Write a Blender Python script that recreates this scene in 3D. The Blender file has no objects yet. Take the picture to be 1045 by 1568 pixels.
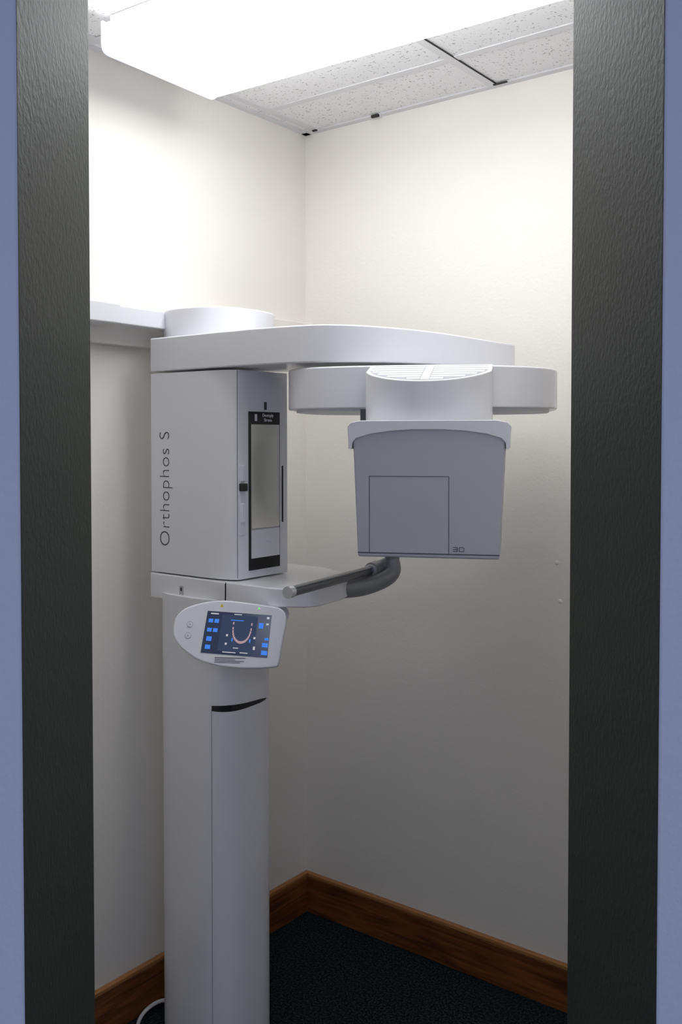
import bpy, bmesh, math
from mathutils import Vector, Matrix
scene = bpy.context.scene
COL = scene.collection
rad = math.radians

# ---------------------------------------------------------------- materials
def mat(name, color, rough=0.5, metal=0.0, bump=None, emit=None, estr=0, spec=0.5, coat=0):
    m = bpy.data.materials.new(name); m.use_nodes = True
    nt = m.node_tree; b = nt.nodes['Principled BSDF']
    b.inputs['Base Color'].default_value = (*color, 1)
    b.inputs['Roughness'].default_value = rough
    b.inputs['Metallic'].default_value = metal
    b.inputs['Specular IOR Level'].default_value = spec
    b.inputs['Coat Weight'].default_value = coat
    if emit:
        b.inputs['Emission Color'].default_value = (*emit, 1)
        b.inputs['Emission Strength'].default_value = estr
    if bump:
        sc, st, dist = bump
        tc = nt.nodes.new('ShaderNodeTexCoord')
        n = nt.nodes.new('ShaderNodeTexNoise'); n.inputs['Scale'].default_value = sc
        n.inputs['Detail'].default_value = 2
        bp = nt.nodes.new('ShaderNodeBump'); bp.inputs['Strength'].default_value = st
        bp.inputs['Distance'].default_value = dist
        nt.links.new(tc.outputs['Object'], n.inputs['Vector'])
        nt.links.new(n.outputs['Fac'], bp.inputs['Height'])
        nt.links.new(bp.outputs['Normal'], b.inputs['Normal'])
    return m

def speckle(name, c1, c2, scale, lo, hi, rough=0.9, bump=0.0, bd=0.002, kind='noise'):
    m = mat(name, c1, rough)
    nt = m.node_tree; b = nt.nodes['Principled BSDF']
    tc = nt.nodes.new('ShaderNodeTexCoord')
    if kind == 'noise':
        n = nt.nodes.new('ShaderNodeTexNoise'); n.inputs['Detail'].default_value = 2; out = n.outputs['Fac']
    else:
        n = nt.nodes.new('ShaderNodeTexVoronoi'); out = n.outputs['Distance']
    n.inputs['Scale'].default_value = scale
    r = nt.nodes.new('ShaderNodeValToRGB')
    r.color_ramp.elements[0].position = lo; r.color_ramp.elements[0].color = (*c2, 1)
    r.color_ramp.elements[1].position = hi; r.color_ramp.elements[1].color = (*c1, 1)
    nt.links.new(tc.outputs['Object'], n.inputs['Vector'])
    nt.links.new(out, r.inputs['Fac'])
    nt.links.new(r.outputs['Color'], b.inputs['Base Color'])
    if bump:
        bp = nt.nodes.new('ShaderNodeBump'); bp.inputs['Strength'].default_value = bump
        bp.inputs['Distance'].default_value = bd
        nt.links.new(out, bp.inputs['Height']); nt.links.new(bp.outputs['Normal'], b.inputs['Normal'])
    return m

def wood(name, along):
    m = mat(name, (0.2, 0.08, 0.03), 0.35)
    nt = m.node_tree; b = nt.nodes['Principled BSDF']
    tc = nt.nodes.new('ShaderNodeTexCoord'); mp = nt.nodes.new('ShaderNodeMapping')
    mp.inputs['Scale'].default_value = (1.2, 14, 14) if along == 'x' else (14, 1.2, 14)
    n = nt.nodes.new('ShaderNodeTexNoise'); n.inputs['Scale'].default_value = 3.5
    n.inputs['Detail'].default_value = 7; n.inputs['Distortion'].default_value = 1.2
    r = nt.nodes.new('ShaderNodeValToRGB')
    r.color_ramp.elements[0].position = 0.35; r.color_ramp.elements[0].color = (0.080, 0.025, 0.008, 1)
    r.color_ramp.elements[1].position = 0.65; r.color_ramp.elements[1].color = (0.25, 0.088, 0.026, 1)
    nt.links.new(tc.outputs['Object'], mp.inputs['Vector']); nt.links.new(mp.outputs['Vector'], n.inputs['Vector'])
    nt.links.new(n.outputs['Fac'], r.inputs['Fac']); nt.links.new(r.outputs['Color'], b.inputs['Base Color'])
    return m

M_wall = mat('wall_paint_cream', (0.85, 0.815, 0.765), 0.6, bump=(110, 0.15, 0.003))
M_hall = mat('hall_paint_pale_blue', (0.52, 0.57, 0.73), 0.6, bump=(120, 0.30, 0.003))
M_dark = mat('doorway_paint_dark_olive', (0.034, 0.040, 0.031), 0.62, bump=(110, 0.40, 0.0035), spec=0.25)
M_tile = speckle('ceiling_tile_fissured', (0.84, 0.84, 0.85), (0.45, 0.45, 0.46), 140, 0.32, 0.38, 0.9, 0.12)
M_tbar = mat('ceiling_grid_white', (0.70, 0.70, 0.72), 0.4)
M_gap = mat('shadow_gap_black', (0.03, 0.03, 0.03), 0.8)
M_floor = speckle('carpet_charcoal', (0.030, 0.045, 0.052), (0.005, 0.008, 0.010), 170, 0.42, 0.64, 1.0, 0.8, 0.004)
M_floor.node_tree.nodes['Principled BSDF'].inputs['Specular IOR Level'].default_value = 0.1
M_woodx = wood('oak_baseboard_x', 'x'); M_woody = wood('oak_baseboard_y', 'y')
M_cap = mat('oak_cap_light', (0.42, 0.19, 0.065), 0.35)
M_white = mat('white_enamel', (0.79, 0.795, 0.83), 0.30, coat=0.3)
M_white2 = mat('white_plastic', (0.76, 0.765, 0.81), 0.4)
M_head_shade = mat('head_plastic_shaded', (0.50, 0.50, 0.56), 0.38)
M_groove = mat('panel_groove_grey', (0.10, 0.10, 0.12), 0.6)
M_vent = mat('vent_recess_grey', (0.42, 0.42, 0.45), 0.6)
M_seam = mat('seam_grey', (0.42, 0.42, 0.44), 0.6)
M_black = mat('black_gloss', (0.012, 0.012, 0.014), 0.25)
M_text = mat('dark_grey_lettering', (0.05, 0.05, 0.06), 0.5)
M_panelgrey = mat('insert_mirror', (0.70, 0.70, 0.67), 0.16, metal=0.6)
M_chrome = mat('brushed_steel_dark', (0.14, 0.15, 0.165), 0.24, metal=0.85)
M_greymetal = mat('grey_elbow_plastic', (0.24, 0.25, 0.28), 0.35, metal=0.2)
M_silver = mat('silver_rim', (0.62, 0.64, 0.68), 0.25, metal=0.6)
M_screen = mat('screen_dark', (0.01, 0.012, 0.02), 0.15, emit=(0.012, 0.02, 0.05), estr=1.0)
M_ui_blue = mat('screen_icon_blue', (0, 0, 0), 0.4, emit=(0.05, 0.25, 0.95), estr=0.8)
M_ui_dim = mat('screen_panel_navy', (0, 0, 0), 0.4, emit=(0.02, 0.035, 0.08), estr=1.0)
M_ui_white = mat('screen_icon_white', (0, 0, 0), 0.4, emit=(0.55, 0.55, 0.6), estr=0.9)
M_ui_pink = mat('screen_arch_pink', (0, 0, 0), 0.4, emit=(0.50, 0.34, 0.38), estr=0.8)
M_yellow = mat('sticker_yellow', (0.8, 0.6, 0.05), 0.5)
M_lens = mat('light_diffuser', (0.9, 0.9, 0.9), 0.5, emit=(0.96, 0.98, 1.0), estr=7.0)
M_lensend = mat('light_endcap', (0.85, 0.87, 0.9), 0.5, emit=(0.85, 0.9, 1.0), estr=0.55)

# ---------------------------------------------------------------- geometry helpers
def empty(name, loc=(0, 0, 0), rotz=0, parent=None):
    e = bpy.data.objects.new(name, None); COL.objects.link(e)
    e.location = loc; e.rotation_euler = (0, 0, rotz); e.empty_display_size = 0.1
    if parent: e.parent = parent
    return e

def finish(name, bm, m, bevel=0, parent=None, seg=3, angle=35):
    bmesh.ops.recalc_face_normals(bm, faces=bm.faces[:])
    for f in bm.faces: f.smooth = True
    for e in bm.edges:
        if len(e.link_faces) == 2 and e.calc_face_angle(0) > rad(angle): e.smooth = False
    me = bpy.data.meshes.new(name); bm.to_mesh(me); bm.free()
    ob = bpy.data.objects.new(name, me); COL.objects.link(ob)
    for mm in (m if isinstance(m, (list, tuple)) else [m]): me.materials.append(mm)
    if bevel:
        b = ob.modifiers.new('bevel', 'BEVEL'); b.width = bevel; b.segments = seg
        b.limit_method = 'ANGLE'; b.angle_limit = rad(angle); b.harden_normals = True
    if parent: ob.parent = parent
    return ob

def rpoly(pts, seg=8):
    """pts: (x,y,r) -> rounded polygon"""
    out = []; n = len(pts)
    for i in range(n):
        p = Vector(pts[i][:2]); r = pts[i][2] if len(pts[i]) > 2 else 0
        if r <= 0: out.append(tuple(p)); continue
        a = (Vector(pts[i-1][:2]) - p); c = (Vector(pts[(i+1) % n][:2]) - p)
        la, lc = a.length, c.length; a.normalize(); c.normalize()
        ang = a.angle(c); t = min(r / math.tan(ang/2), la*0.49, lc*0.49)
        p0 = p + a*t; p1 = p + c*t
        for k in range(seg+1):
            s = k/seg
            q = p0*(1-s)**2 + p*2*s*(1-s) + p1*s*s
            out.append((q.x, q.y))
    return out

def superell(cx, cy, a, b, n=3.0, N=64, rot=0):
    o = []
    for i in range(N):
        t = 2*math.pi*i/N; c, s = math.cos(t), math.sin(t)
        x = a*math.copysign(abs(c)**(2/n), c); y = b*math.copysign(abs(s)**(2/n), s)
        o.append((cx + x*math.cos(rot) - y*math.sin(rot), cy + x*math.sin(rot) + y*math.cos(rot)))
    return o

def catmull(P, k=6, closed=True):
    o = []; n = len(P)
    for i in range(n):
        p0, p1, p2, p3 = [Vector(P[(i+j) % n]) for j in (-1, 0, 1, 2)]
        for s in range(k):
            t = s/k
            q = 0.5*((2*p1) + (p2-p0)*t + (2*p0-5*p1+4*p2-p3)*t*t + (3*p1-p0-3*p2+p3)*t**3)
            o.append(tuple(q))
    return o

def prism(name, outline, a, b, m, bevel=0, parent=None, axis='z', seg=3):
    fa = a if callable(a) else (lambda x, y: a)
    fb = b if callable(b) else (lambda x, y: b)
    def P(x, y, w):
        return (x, y, w) if axis == 'z' else ((x, w, y) if axis == 'y' else (w, x, y))
    bm = bmesh.new()
    lo = [bm.verts.new(P(x, y, fa(x, y))) for x, y in outline]
    hi = [bm.verts.new(P(x, y, fb(x, y))) for x, y in outline]
    n = len(outline)
    bm.faces.new(lo); bm.faces.new(hi[::-1])
    for i in range(n):
        bm.faces.new((lo[i], lo[(i+1) % n], hi[(i+1) % n], hi[i]))
    return finish(name, bm, m, bevel, parent, seg)

def box(name, x0, x1, y0, y1, z0, z1, m, bevel=0, parent=None):
    return prism(name, [(x0, y0), (x1, y0), (x1, y1), (x0, y1)], z0, z1, m, bevel, parent)

def boxes(name, L, m, parent=None, bevel=0):
    bm = bmesh.new()
    for (x0, x1, y0, y1, z0, z1) in L:
        v = [bm.verts.new((x, y, z)) for z in (z0, z1) for x, y in ((x0, y0), (x1, y0), (x1, y1), (x0, y1))]
        bm.faces.new(v[0:4][::-1]); bm.faces.new(v[4:8])
        for i in range(4): bm.faces.new((v[i], v[(i+1) % 4], v[4+(i+1) % 4], v[4+i]))
    return finish(name, bm, m, bevel, parent)

def tube(name, pts, r, m, parent=None, cyclic=False, radii=None):
    cu = bpy.data.curves.new(name, 'CURVE'); cu.dimensions = '3D'
    cu.bevel_depth = r; cu.bevel_resolution = 6; cu.use_fill_caps = True
    sp = cu.splines.new('NURBS' if len(pts) > 2 else 'POLY'); sp.points.add(len(pts)-1)
    for i, p in enumerate(pts):
        sp.points[i].co = (*p, 1)
        if radii: sp.points[i].radius = radii[i]
    if len(pts) > 2: sp.order_u = 3; sp.use_endpoint_u = True
    sp.resolution_u = 12; sp.use_cyclic_u = cyclic
    tmp = bpy.data.objects.new(name, cu); COL.objects.link(tmp)
    me = bpy.data.meshes.new_from_object(tmp.evaluated_get(bpy.context.evaluated_depsgraph_get()))
    bpy.data.objects.remove(tmp)
    ob = bpy.data.objects.new(name, me); COL.objects.link(ob)
    for p in me.polygons: p.use_smooth = True
    me.materials.clear(); me.materials.append(m)
    if parent: ob.parent = parent
    return ob

def text(name, s, size, mtx, m, parent=None, ext=0.0004, spacing=1.0, sx=1.0, off=0.0):
    cu = bpy.data.curves.new(name, 'FONT'); cu.body = s; cu.size = size
    cu.align_x = 'CENTER'; cu.align_y = 'CENTER'; cu.extrude = ext; cu.space_character = spacing
    cu.offset = off
    tmp = bpy.data.objects.new(name, cu); COL.objects.link(tmp)
    me = bpy.data.meshes.new_from_object(tmp.evaluated_get(bpy.context.evaluated_depsgraph_get()))
    bpy.data.objects.remove(tmp)
    for v in me.vertices: v.co.x *= sx
    ob = bpy.data.objects.new(name, me); COL.objects.link(ob)
    me.materials.clear(); me.materials.append(m)
    if parent: ob.parent = parent
    ob.matrix_local = mtx
    return ob

# ---------------------------------------------------------------- room shell
CAM = Vector((1.7806, -1.5574, 1.495)); YAW = rad(37.4)
H = 2.44; XL = -0.11; YR = 0.734
box('wall_left', XL-0.1, XL, -1.35, YR+0.1, 0, H+0.1, M_wall)
box('wall_right', XL, 2.75, YR, YR+0.1, 0, H+0.1, M_wall)
box('floor', -2.5, 5.5, -5.5, 2.0, -0.06, 0, M_floor)
box('ceiling', -2.5, 5.5, -5.5, 2.0, H, H+0.06, M_tile)
# diagonal doorway wall
dw = empty('wall_doorway', (CAM.x, CAM.y, 0), rad(40.0))
def doorpiece(name, x0, x1, z0, z1):
    bm = bmesh.new()
    bmesh.ops.create_cube(bm, size=1)
    for v in bm.verts:
        v.co = ((x0+x1)/2 + v.co.x*(x1-x0), (1.043+1.40)/2 + v.co.y*(1.40-1.043), (z0+z1)/2 + v.co.z*(z1-z0))
    bm.normal_update()
    for f in bm.faces:
        n = f.normal
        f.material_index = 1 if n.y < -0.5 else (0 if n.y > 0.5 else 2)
    return finish(name, bm, [M_wall, M_hall, M_dark], 0.004, dw)
doorpiece('jamb_side_left', -1.45, -0.303, 0, H)
doorpiece('jamb_side_right', 0.408, 1.95, 0, H)
doorpiece('header', -0.303, 0.408, 2.25, H)

# baseboards
def bb(name, x0, x1, y0, y1, m):
    e = empty(name)
    box('board', x0, x1, y0, y1, 0, 0.112, m, 0.002, e)
    box('cap', x0, x1, y0, y1, 0.112, 0.124, M_cap, 0.003, e)
bb('baseboard_left', XL, XL+0.016, -1.1, YR, M_woody)
bb('baseboard_right', XL+0.016, 2.4, YR-0.016, YR, M_woodx)

# ceiling grid
gl = []
for u in (0.554-0.61, 0.554, 1.164, 1.774): gl.append((u-0.012, u+0.012, -1.2, YR, H-0.003, H-0.0))
for v in (0.50, -0.11, -0.72): gl.append((XL, 2.3, v-0.012, v+0.012, H-0.0025, H-0.0))
gl.append((XL, 2.4, YR-0.022, YR, H-0.004, H)); gl.append((XL, XL+0.022, -1.1, YR, H-0.004, H))
boxes('ceiling_grid', gl, M_tbar)
boxes('ceiling_grid_gaps', [(0.566, 0.5680, 0.20, 0.71, H-0.004, H-0.0005),
      (0.56, 0.60, YR-0.028, YR-0.022, H-0.006, H-0.003), (0.16, 0.185, YR-0.028, YR-0.02, H-0.010, H-0.003), (-0.06, -0.045, YR-0.03, YR-0.022, H-0.007, H-0.003)], M_gap)

# ceiling light (wraparound luminaire)
cl = empty('ceiling_light', (0.058, 0.168, 0), rad(2.2))
V0, V1, U1 = -0.366, 0.0, 1.13
prism('diffuser', rpoly([(V0, 2.412), (V0, 2.350, 0.022), (V1, 2.350, 0.022), (V1, 2.412)]), 0.006, U1, M_lens, 0, cl, axis='x')
for k, x0 in (('endcap_1', 0.0), ('endcap_2', U1)):
    prism(k, rpoly([(V0-0.002, 2.418), (V0-0.002, 2.348, 0.022), (V1+0.002, 2.348, 0.022), (V1+0.002, 2.418)]), x0, x0+0.006, M_lensend, 0, cl, axis='x')
box('housing', 0.006, U1, V0+0.02, V1-0.02, 2.412, 2.437, M_white, 0, cl)

# wall mounting board
box('wall_mounting_board', XL, XL+0.03, -1.0, YR, 1.726, 1.85, M_wall, 0.003)
ws = empty('wall_screw')
for i, (x, z) in enumerate(((0.738, 1.17), (0.748, 1.07))):
    bm = bmesh.new(); bmesh.ops.create_uvsphere(bm, u_segments=16, v_segments=8, radius=0.006)
    for v in bm.verts: v.co = Vector((x+v.co.x, YR+v.co.y*0.5, z+v.co.z))
    finish('screw_%d' % (i+1), bm, M_wall, 0, ws)

# ---------------------------------------------------------------- x-ray machine
mc = empty('panoramic_xray_machine')
# column
CO = superell(0.140, 0.083, 0.126, 0.103, 3.0, 72)
prism('column', CO, 0.0, 1.12, M_white, 0, mc)
prism('column_foot', superell(0.140, 0.083, 0.131, 0.108, 3.0, 72), 0.0, 0.012, M_white2, 0.003, mc)
def strip(name, i0, i1, za, zb, off, m, taper=True):
    pts = CO; N = len(pts); bm = bmesh.new(); idx = [i % N for i in range(i0, i1+1)]
    c = Vector((0.140, 0.083)); rows = []
    for k, i in enumerate(idx):
        p = Vector(pts[i]); d = (p-c).normalized(); q = p + d*off; q0 = p - d*0.002
        t = k/(len(idx)-1); hh = (zb-za)*(math.sin(math.pi*min(1, 0.25+0.75*t)) ** 0.6 if taper else 1)
        zm = (za+zb)/2
        rows.append([bm.verts.new((q.x, q.y, zm-hh/2)), bm.verts.new((q.x, q.y, zm+hh/2)),
                     bm.verts.new((q0.x, q0.y, zm+hh/2)), bm.verts.new((q0.x, q0.y, zm-hh/2))])
    for a, b in zip(rows, rows[1:]):
        for j in range(4): bm.faces.new((a[j], b[j], b[(j+1) % 4], a[(j+1) % 4]))
    bm.faces.new(rows[0]); bm.faces.new(rows[-1][::-1])
    return finish(name, bm, m, 0, mc)
strip('column_slot', 60, 76, 0.860, 0.875, 0.0008, M_black)
p = CO[60]
box('column_seam', p[0]-0.0010, p[0]+0.0006, p[1]-0.0008, p[1]+0.002, 0.012, 0.865, M_seam, 0, mc)

# cabinet (carriage)
cab = [(0.0, 0.192), (0.0, 0.004), (0.003, 0.0), (0.10, 0.0)]
P0, P1, P2 = Vector((0.165, 0.0)), Vector((0.246, -0.001)), Vector((0.2768, 0.020))
for k in range(17):
    s = k/16; qv = P0*(1-s)**2 + P1*2*s*(1-s) + P2*s*s; cab.append((qv.x, qv.y))
cab += [(0.278, 0.0225), (0.278, 0.192)]
prism('cabinet', cab[::-1], 1.168, 1.652, M_white, 0.001, mc)
boxes('cabinet_seams', [(0.2772, 0.2783, 0.0162, 0.0170, 1.172, 1.65)], M_groove, mc)
front = empty('front_insert', parent=mc)
X = 0.278
box('insert_frame', X-0.002, X+0.003, 0.0535, 0.1616, 1.186, 1.557, M_black, 0.001, front)
box('insert_window', X, X+0.004, 0.0595, 0.1580, 1.284, 1.527, M_panelgrey, 0, front)
box('insert_divider', X, X+0.0035, 0.0595, 0.1580, 1.279, 1.285, M_seam, 0, front)
box('insert_lower', X, X+0.0045, 0.0595, 0.1580, 1.214, 1.280, M_white2, 0, front)
prism('insert_latch', superell(0.122, 1.255, 0.010, 0.006, 2.5, 24), X, X+0.007, M_white2, 0.001, front, axis='x')
box('slide_track', X-0.001, X+0.003, 0.0220, 0.0400, 1.270, 1.435, M_white2, 0.0015, front)
box('slide_upper', X, X+0.007, 0.0240, 0.0370, 1.395, 1.432, M_white2, 0.002, front)
box('slide_lower', X, X+0.007, 0.0240, 0.0370, 1.300, 1.345, M_white2, 0.002, front)
box('slide_knob', X, X+0.014, 0.0210, 0.0375, 1.373, 1.391, M_black, 0.002, front)
box('side_slot', X-0.001, X+0.001, 0.171, 0.176, 1.292, 1.428, M_black, 0, front)
box('hook', X, X+0.006, 0.108, 0.111, 1.562, 1.58, M_text, 0, front)
mt = Matrix(((0, 0, 1, X+0.0035), (1, 0, 0, 0.118), (0, 1, 0, 1.543), (0, 0, 0, 1)))
text('insert_label', 'Dentsply\nSirona', 0.011, mt, M_white2, front)
boxes('insert_logo', [(X, X+0.0036, 0.072, 0.080, 1.535, 1.551)], M_white2, front)
mt = Matrix(((0, -1, 0, 0.053), (0, 0, -1, -0.0004), (1, 0, 0, 1.372), (0, 0, 0, 1)))
text('side_lettering', 'Orthophos S', 0.050, mt, M_text, mc, spacing=1.07, off=-0.0011)

# shelf / lower arm
shelf = rpoly([(-0.002, -0.003, 0.008), (0.26, -0.003, 0.06), (0.40, -0.003, 0.06), (0.487, 0.035, 0.06), (0.47, 0.16, 0.08), (0.43, 0.27, 0.06), (0.28, 0.33, 0.08),
               (0.08, 0.33, 0.08), (-0.002, 0.2, 0.02)])
def shelf_bot(x, y):
    t = max(0, min(1, (x-0.22)/0.2)); return 1.103 + 0.02*t
prism('carriage_shelf', shelf, shelf_bot, 1.165, M_white, 0.004, mc)
box('shelf_port', 0.105, 0.119, -0.0042, 0.0, 1.108, 1.142, M_seam, 0.001, mc)
box('shelf_port_key', 0.109, 0.115, -0.0055, -0.003, 1.112, 1.122, M_white2, 0.001, mc)
box('shelf_port_plug', 0.110, 0.114, -0.0050, -0.003, 1.130, 1.138, M_black, 0.0, mc)
# handle bar
hb = empty('patient_handle', parent=mc)
tube('bar', [(0.512, -0.072, 1.176), (0.452, 0.318, 1.176)], 0.0112, M_chrome, hb)
tube('bar_end', [(0.5135, -0.082, 1.176), (0.511, -0.066, 1.176)], 0.0126, M_silver, hb)
tube('elbow_rim', [(0.4565, 0.290, 1.176), (0.4552, 0.298, 1.176)], 0.0150, M_silver, hb)
tube('elbow', [(0.455, 0.296, 1.176), (0.450, 0.325, 1.177), (0.456, 0.348, 1.180), (0.478, 0.352, 1.190), (0.482, 0.348, 1.20), (0.482, 0.346, 1.212)], 0.0180, M_greymetal, hb)
tube('elbow_mount', [(0.43, 0.17, 1.145), (0.445, 0.235, 1.138), (0.462, 0.295, 1.143), (0.484, 0.338, 1.158), (0.488, 0.350, 1.180), (0.482, 0.346, 1.20)], 0.024, M_greymetal, hb, radii=[1.0, 1.0, 0.92, 0.82, 0.75, 0.7])

# top arm
arm_out = [(0, 0), (0.12, -0.002), (0.25, -0.004), (0.36, -0.002), (0.45, 0.008), (0.54, 0.035), (0.62, 0.10), (0.68, 0.20), (0.715, 0.33), (0.735, 0.48),
           (0.70, 0.53), (0.60, 0.53), (0.52, 0.45), (0.46, 0.33), (0.38, 0.24), (0.28, 0.20), (0.15, 0.192), (0, 0.192)]
def cat_open(P, k=5):
    P = [Vector(p) for p in P]; o = []
    for i in range(len(P)-1):
        p1, p2 = P[i], P[i+1]; p0 = P[i-1] if i else p1-(p2-p1); p3 = P[i+2] if i+2 < len(P) else p2+(p2-p1)
        for s in range(k):
            t = s/k
            o.append(tuple(0.5*((2*p1) + (p2-p0)*t + (2*p0-5*p1+4*p2-p3)*t*t + (3*p1-p0-3*p2+p3)*t**3)))
    o.append(tuple(P[-1])); return o
arm_s = cat_open(arm_out)
def arm_top(x, y): return 1.739 - 0.020*max(0, min(1, (x-0.5)/0.2*0.3 + max(0, y-0.05)/0.45*0.8))
prism('top_arm', arm_s, 1.657, arm_top, M_white, 0.004, mc)
# rear drum-shaped housing and cephalometric arm root
prism('rear_housing', superell(0.052, 0.190, 0.129, 0.142, 2.3, 72), 1.7385, 1.815, M_white, 0.005, mc)
box('ceph_arm', -0.068, -0.012, -0.090, 0.14, 1.768, 1.811, M_white, 0.003, mc)
box('ceph_arm_outer', -0.075, 0.0, -0.60, -0.088, 1.766, 1.814, M_white, 0.004, mc)
boxes('rear_housing_seam', [(0.1600, 0.1635, 0.115, 0.116, 1.742, 1.805)], M_seam, mc)

# rotor
ro = empty('rotor', (0.685, 0.242, 0), rad(26.5), mc)
prism('rotor_ring', superell(-0.048, 0.06, 0.300, 0.205, 3.2, 96), lambda x, y: 1.557, lambda x, y: 1.647-0.02*max(0, x)**1, M_white, 0.004, ro)
prism('rotor_ring_base', superell(-0.048, 0.06, 0.283, 0.19, 3.2, 96), 1.552, 1.558, M_white2, 0.001, ro)
DX = -0.010; R = 0.136; CY = -0.149
darc = []
a0 = math.asin(0.127/R)
for k in range(41):
    a = -a0 + 2*a0*k/40
    darc.append((DX + R*math.sin(a), CY - R*math.cos(a)))
dout = darc + [(DX+0.127, -0.135), (DX-0.127, -0.135)]
def dtop(x, y): return 1.6055 + 0.275*(y+0.285)
prism('drum', dout, 1.527, dtop, M_white, 0.002, ro)
gout = [(DX+(x-DX)*0.93, (y+0.19)*0.93-0.19) for x, y in darc] + [(DX+0.117, -0.146), (DX-0.117, -0.146)]
prism('vent_recess', gout, lambda x, y: dtop(x, y)-0.001, lambda x, y: dtop(x, y)+0.0004, M_vent, 0, ro)
bm = bmesh.new()
def slab(bm, x0, x1, y0, y1):
    lo = [bm.verts.new((x, y, dtop(x, y))) for x, y in ((x0, y0), (x1, y0), (x1, y1), (x0, y1))]
    hi = [bm.verts.new((x, y, dtop(x, y)+0.0008)) for x, y in ((x0, y0), (x1, y0), (x1, y1), (x0, y1))]
    bm.faces.new(lo[::-1]); bm.faces.new(hi)
    for i in range(4): bm.faces.new((lo[i], lo[(i+1) % 4], hi[(i+1) % 4], hi[i]))
y = -0.272
while y < -0.155:
    w = min(0.119, math.sqrt(max(0.0001, (R-0.008)**2-(y-CY)**2)))
    slab(bm, DX-w, DX-0.010, y, y+0.0140); slab(bm, DX+0.010, DX+w, y, y+0.0140)
    y += 0.0205
slab(bm, DX-0.008, DX+0.008, -0.276, -0.146)
finish('vent_slats', bm, M_white2, 0, ro)
prism('neck', superell(0, -0.225, 0.10, 0.04, 3, 40), 1.515, 1.53, M_white2, 0, ro)
box('detent_post', -0.150, -0.138, -0.19, -0.178, 1.50, 1.555, M_text, 0.001, ro)
# sensor head
sh = empty('detector_head', parent=ro)
prism('head_body', rpoly([(-0.147, 1.52, 0.01), (0.147, 1.52, 0.01), (0.136, 1.2655, 0.006), (-0.136, 1.2655, 0.006)]), -0.30, -0.185, M_head_shade, 0.004, sh, axis='y')
prism('head_cap', [(-0.1535, 1.474), (-0.156, 1.518), (-0.150, 1.525), (-0.13, 1.529), (0.13, 1.529), (0.150, 1.525), (0.156, 1.518), (0.1535, 1.474), (0.1470, 1.474),
      (0.1460, 1.486), (0.138, 1.495), (0.11, 1.503), (0.07, 1.5085), (0.03, 1.511), (-0.03, 1.511), (-0.07, 1.5085), (-0.11, 1.503), (-0.138, 1.495), (-0.1460, 1.486), (-0.1470, 1.474)],
      -0.3045, -0.178, M_white, 0.0015, sh, axis='y')
g = -0.3006
boxes('head_grooves', [(-0.113, 0.040, g, -0.298, 1.4212, 1.4224), (-0.1136, -0.1124, g, -0.298, 1.275, 1.4224), (0.0394, 0.0406, g, -0.298, 1.275, 1.4224),
      (-0.1355, 0.1355, g, -0.298, 1.2725, 1.2748)], M_groove, sh)
t_ = 0.0011
def st(x0, x1, z0, z1): return (0.048+x0, 0.048+x1, g, -0.298, 1.279+z0, 1.279+z1)
boxes('head_mark', [st(0, .009, 0, t_), st(0, .009, .0036, .0036+t_), st(0, .009, .0075, .0075+t_), st(.009-t_, .009, 0, .0085),
      st(.0115, .0205, 0, t_), st(.0115, .0205, .0075, .0075+t_), st(.0115, .0115+t_, 0, .0085), st(.0205, .0205+t_, .0008, .0078)], M_text, sh)
# tube head at the other end of the rotor
th = empty('tube_head', parent=ro)
prism('tube_housing', rpoly([(-0.085, 1.553, 0.01), (0.085, 1.553, 0.01), (0.075, 1.27, 0.02), (-0.075, 1.27, 0.02)]), 0.20, 0.32, M_white, 0.006, th, axis='y')
box('collimator', -0.03, 0.03, 0.185, 0.20, 1.32, 1.48, M_groove, 0.002, th)

# control panel
cp = bpy.data.objects.new('control_panel', None); COL.objects.link(cp); cp.parent = mc
cp.matrix_local = (Matrix.Translation((0.348, -0.086, 1.070)) @ Matrix.Rotation(rad(37), 4, 'Z') @ Matrix.Rotation(rad(74), 4, 'X') @ Matrix.Rotation(rad(-1.5), 4, 'Z'))
S = 0.001418
raw = [(-86, 5), (-83, 22), (-69, 36), (-42, 45), (-12, 49), (22, 47), (58, 43), (77, 40), (86, 31), (87, 15), (82, -18), (79, -40), (71, -46), (32, -49), (-8, -47), (-43, -39), (-70, -23), (-83, -8)]
out = catmull([(a*S, b*S/0.96) for a, b in raw], 5)
prism('panel_body', out, -0.022, 0.0, M_white2, 0.004, cp)
prism('panel_back', [(a*0.9, b*0.88) for a, b in out], -0.034, -0.02, M_white2, 0.004, cp)
q = [(-34, 33), (65, 29), (61, -33), (-41, -28)]
prism('screen', [(a*S, b*S/0.96) for a, b in q], -0.001, 0.0006, M_screen, 0, cp)
def uq(L, name, m, z=0.0010):
    bm = bmesh.new()
    for (a, b, w, h) in L:   # screen-normalised 0..1
        vs = []
        for (s, t) in ((a, b), (a+w, b), (a+w, b+h), (a, b+h)):
            top = Vector(q[0])*(1-s) + Vector(q[1])*s; bot = Vector(q[3])*(1-s) + Vector(q[2])*s
            p = (top*(1-t) + bot*t)*S; vs.append(bm.verts.new((p.x, p.y/0.96, z)))
        bm.faces.new(vs[::-1])
    return finish(name, bm, m, 0, cp)
uq([(0.24, 0.06, 0.55, 0.86)], 'screen_pane', M_ui_dim, 0.0008)
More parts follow.
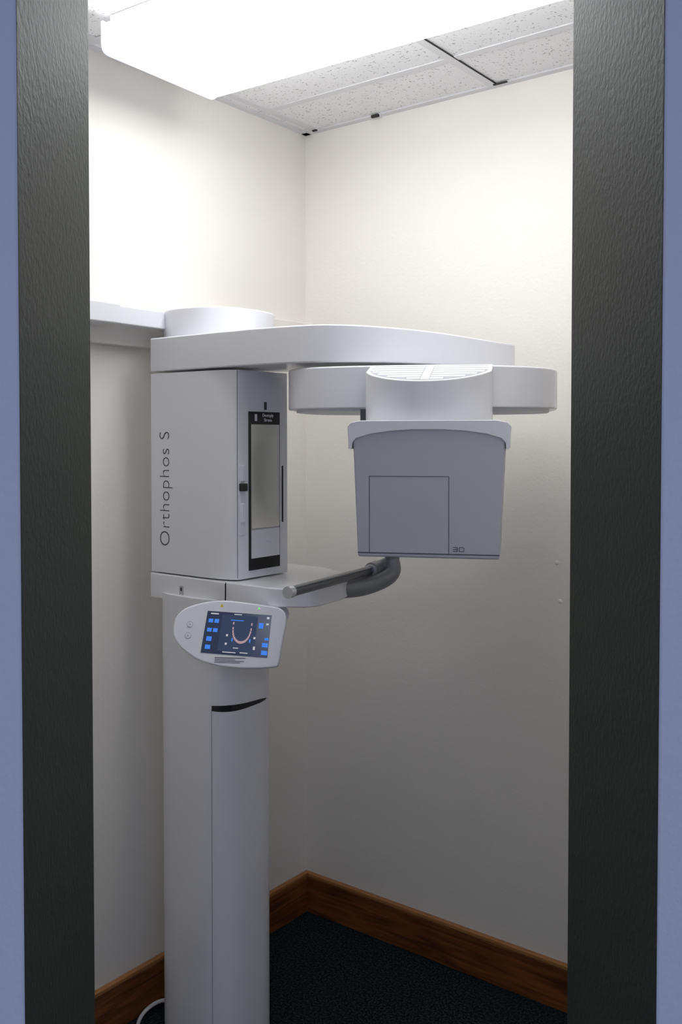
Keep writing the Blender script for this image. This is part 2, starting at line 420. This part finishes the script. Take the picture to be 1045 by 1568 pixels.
uq([(0.04, 0.18, 0.07, 0.09), (0.13, 0.18, 0.07, 0.09), (0.04, 0.40, 0.07, 0.09), (0.13, 0.40, 0.07, 0.09), (0.05, 0.60, 0.08, 0.11), (0.05, 0.80, 0.08, 0.10),
    (0.82, 0.20, 0.07, 0.13), (0.93, 0.54, 0.06, 0.06), (0.90, 0.66, 0.09, 0.10), (0.90, 0.84, 0.09, 0.10), (0.38, 0.17, 0.2, 0.02),
    (0.43, 0.60, 0.02, 0.08), (0.70, 0.60, 0.02, 0.08)], 'screen_icons', M_ui_blue)
uq([(0.06, 0.04, 0.12, 0.03), (0.93, 0.05, 0.04, 0.05), (0.93, 0.20, 0.04, 0.04), (0.42, 0.03, 0.12, 0.02), (0.34, 0.52, 0.03, 0.05), (0.76, 0.54, 0.03, 0.05),
    (0.34, 0.72, 0.03, 0.05), (0.77, 0.76, 0.03, 0.08), (0.32, 0.93, 0.2, 0.02), (0.58, 0.92, 0.12, 0.02), (0.47, 0.82, 0.08, 0.02)], 'screen_marks', M_ui_white)
arch = []
for k in range(21):
    t = k/20; ang = math.pi*t
    s = 0.57 - 0.14*math.cos(ang); v = 0.25 + 0.44*math.sin(ang)**0.7
    arch.append((s-0.010, v-0.03, 0.021, 0.06))
uq(arch, 'screen_arch', M_ui_pink, 0.0012)
for i, (a, b) in enumerate(((-60, 13), (-62, -4))):
    prism('key_%d' % (i+1), superell(a*S, b*S, 0.0068, 0.0068, 2, 24), -0.001, 0.0005, M_seam, 0, cp)
    prism('key_face_%d' % (i+1), superell(a*S, b*S, 0.0058, 0.0058, 2, 24), -0.001, 0.001, M_white2, 0, cp)
    prism('key_dot_%d' % (i+1), superell(a*S, b*S, 0.0018, 0.0018, 2, 12), 0, 0.0014, M_seam, 0, cp)
prism('warning_mark', [(-15*S, 41*S), (-10*S, 41*S), (-12.5*S, 46*S)], -0.001, 0.0006, M_yellow, 0, cp)
prism('status_led', superell(45*S, 40*S, 0.002, 0.002, 2, 16), -0.001, 0.0008, mat('led_green', (0.1, 0.5, 0.1), 0.4, emit=(0.2, 0.9, 0.2), estr=0.7), 0, cp)
lines = [(-19*S, 28*S, -34.9*S, -33.9*S), (-19*S, 12*S, -37.2*S, -36.4*S), (-19*S, 26*S, -39.4*S, -38.6*S), (-19*S, 20*S, -41.6*S, -40.8*S)]
boxes('panel_print', [(a, b, c/0.96, d/0.96, 0, 0.0005) for a, b, c, d in lines], M_text, cp)
tube('panel_bracket', [(0.25, 0.04, 1.085), (0.31, 0.00, 1.085), (0.352, -0.045, 1.075)], 0.022, M_greymetal, mc)
tube('panel_joint', [(0.30, 0.06, 1.10), (0.40, 0.03, 1.10)], 0.02, M_white2, mc)

# power cable on floor
tube('power_cable', [(0.05, 0.14, 0.006), (-0.03, 0.13, 0.012), (-0.085, 0.10, 0.020), (-0.088, 0.03, 0.008), (-0.03, -0.03, 0.005), (0.05, -0.035, 0.005)], 0.005, M_white2)

# ---------------------------------------------------------------- lights
w = bpy.data.worlds.new('world'); scene.world = w; w.use_nodes = True
w.node_tree.nodes['Background'].inputs['Color'].default_value = (0.68, 0.75, 1.0, 1)
w.node_tree.nodes['Background'].inputs['Strength'].default_value = 0.95
ld = bpy.data.lights.new('hall_lamp', 'AREA'); ld.shape = 'RECTANGLE'; ld.size = 1.2; ld.size_y = 0.6
ld.energy = 15; ld.color = (0.85, 0.90, 1.0)
lo = bpy.data.objects.new('hall_lamp', ld); COL.objects.link(lo)
lo.location = (CAM.x + 0.9, CAM.y - 1.1, 2.38)
lo.rotation_euler = (0, 0, YAW)

# ---------------------------------------------------------------- camera
cd = bpy.data.cameras.new('camera'); co = bpy.data.objects.new('camera', cd); COL.objects.link(co)
co.location = CAM; co.rotation_euler = (rad(90-1.5), 0, YAW)
cd.sensor_width = 36; cd.lens = 33.2; cd.shift_y = -0.0480; cd.clip_start = 0.02
scene.camera = co
scene.view_settings.view_transform = 'Standard'
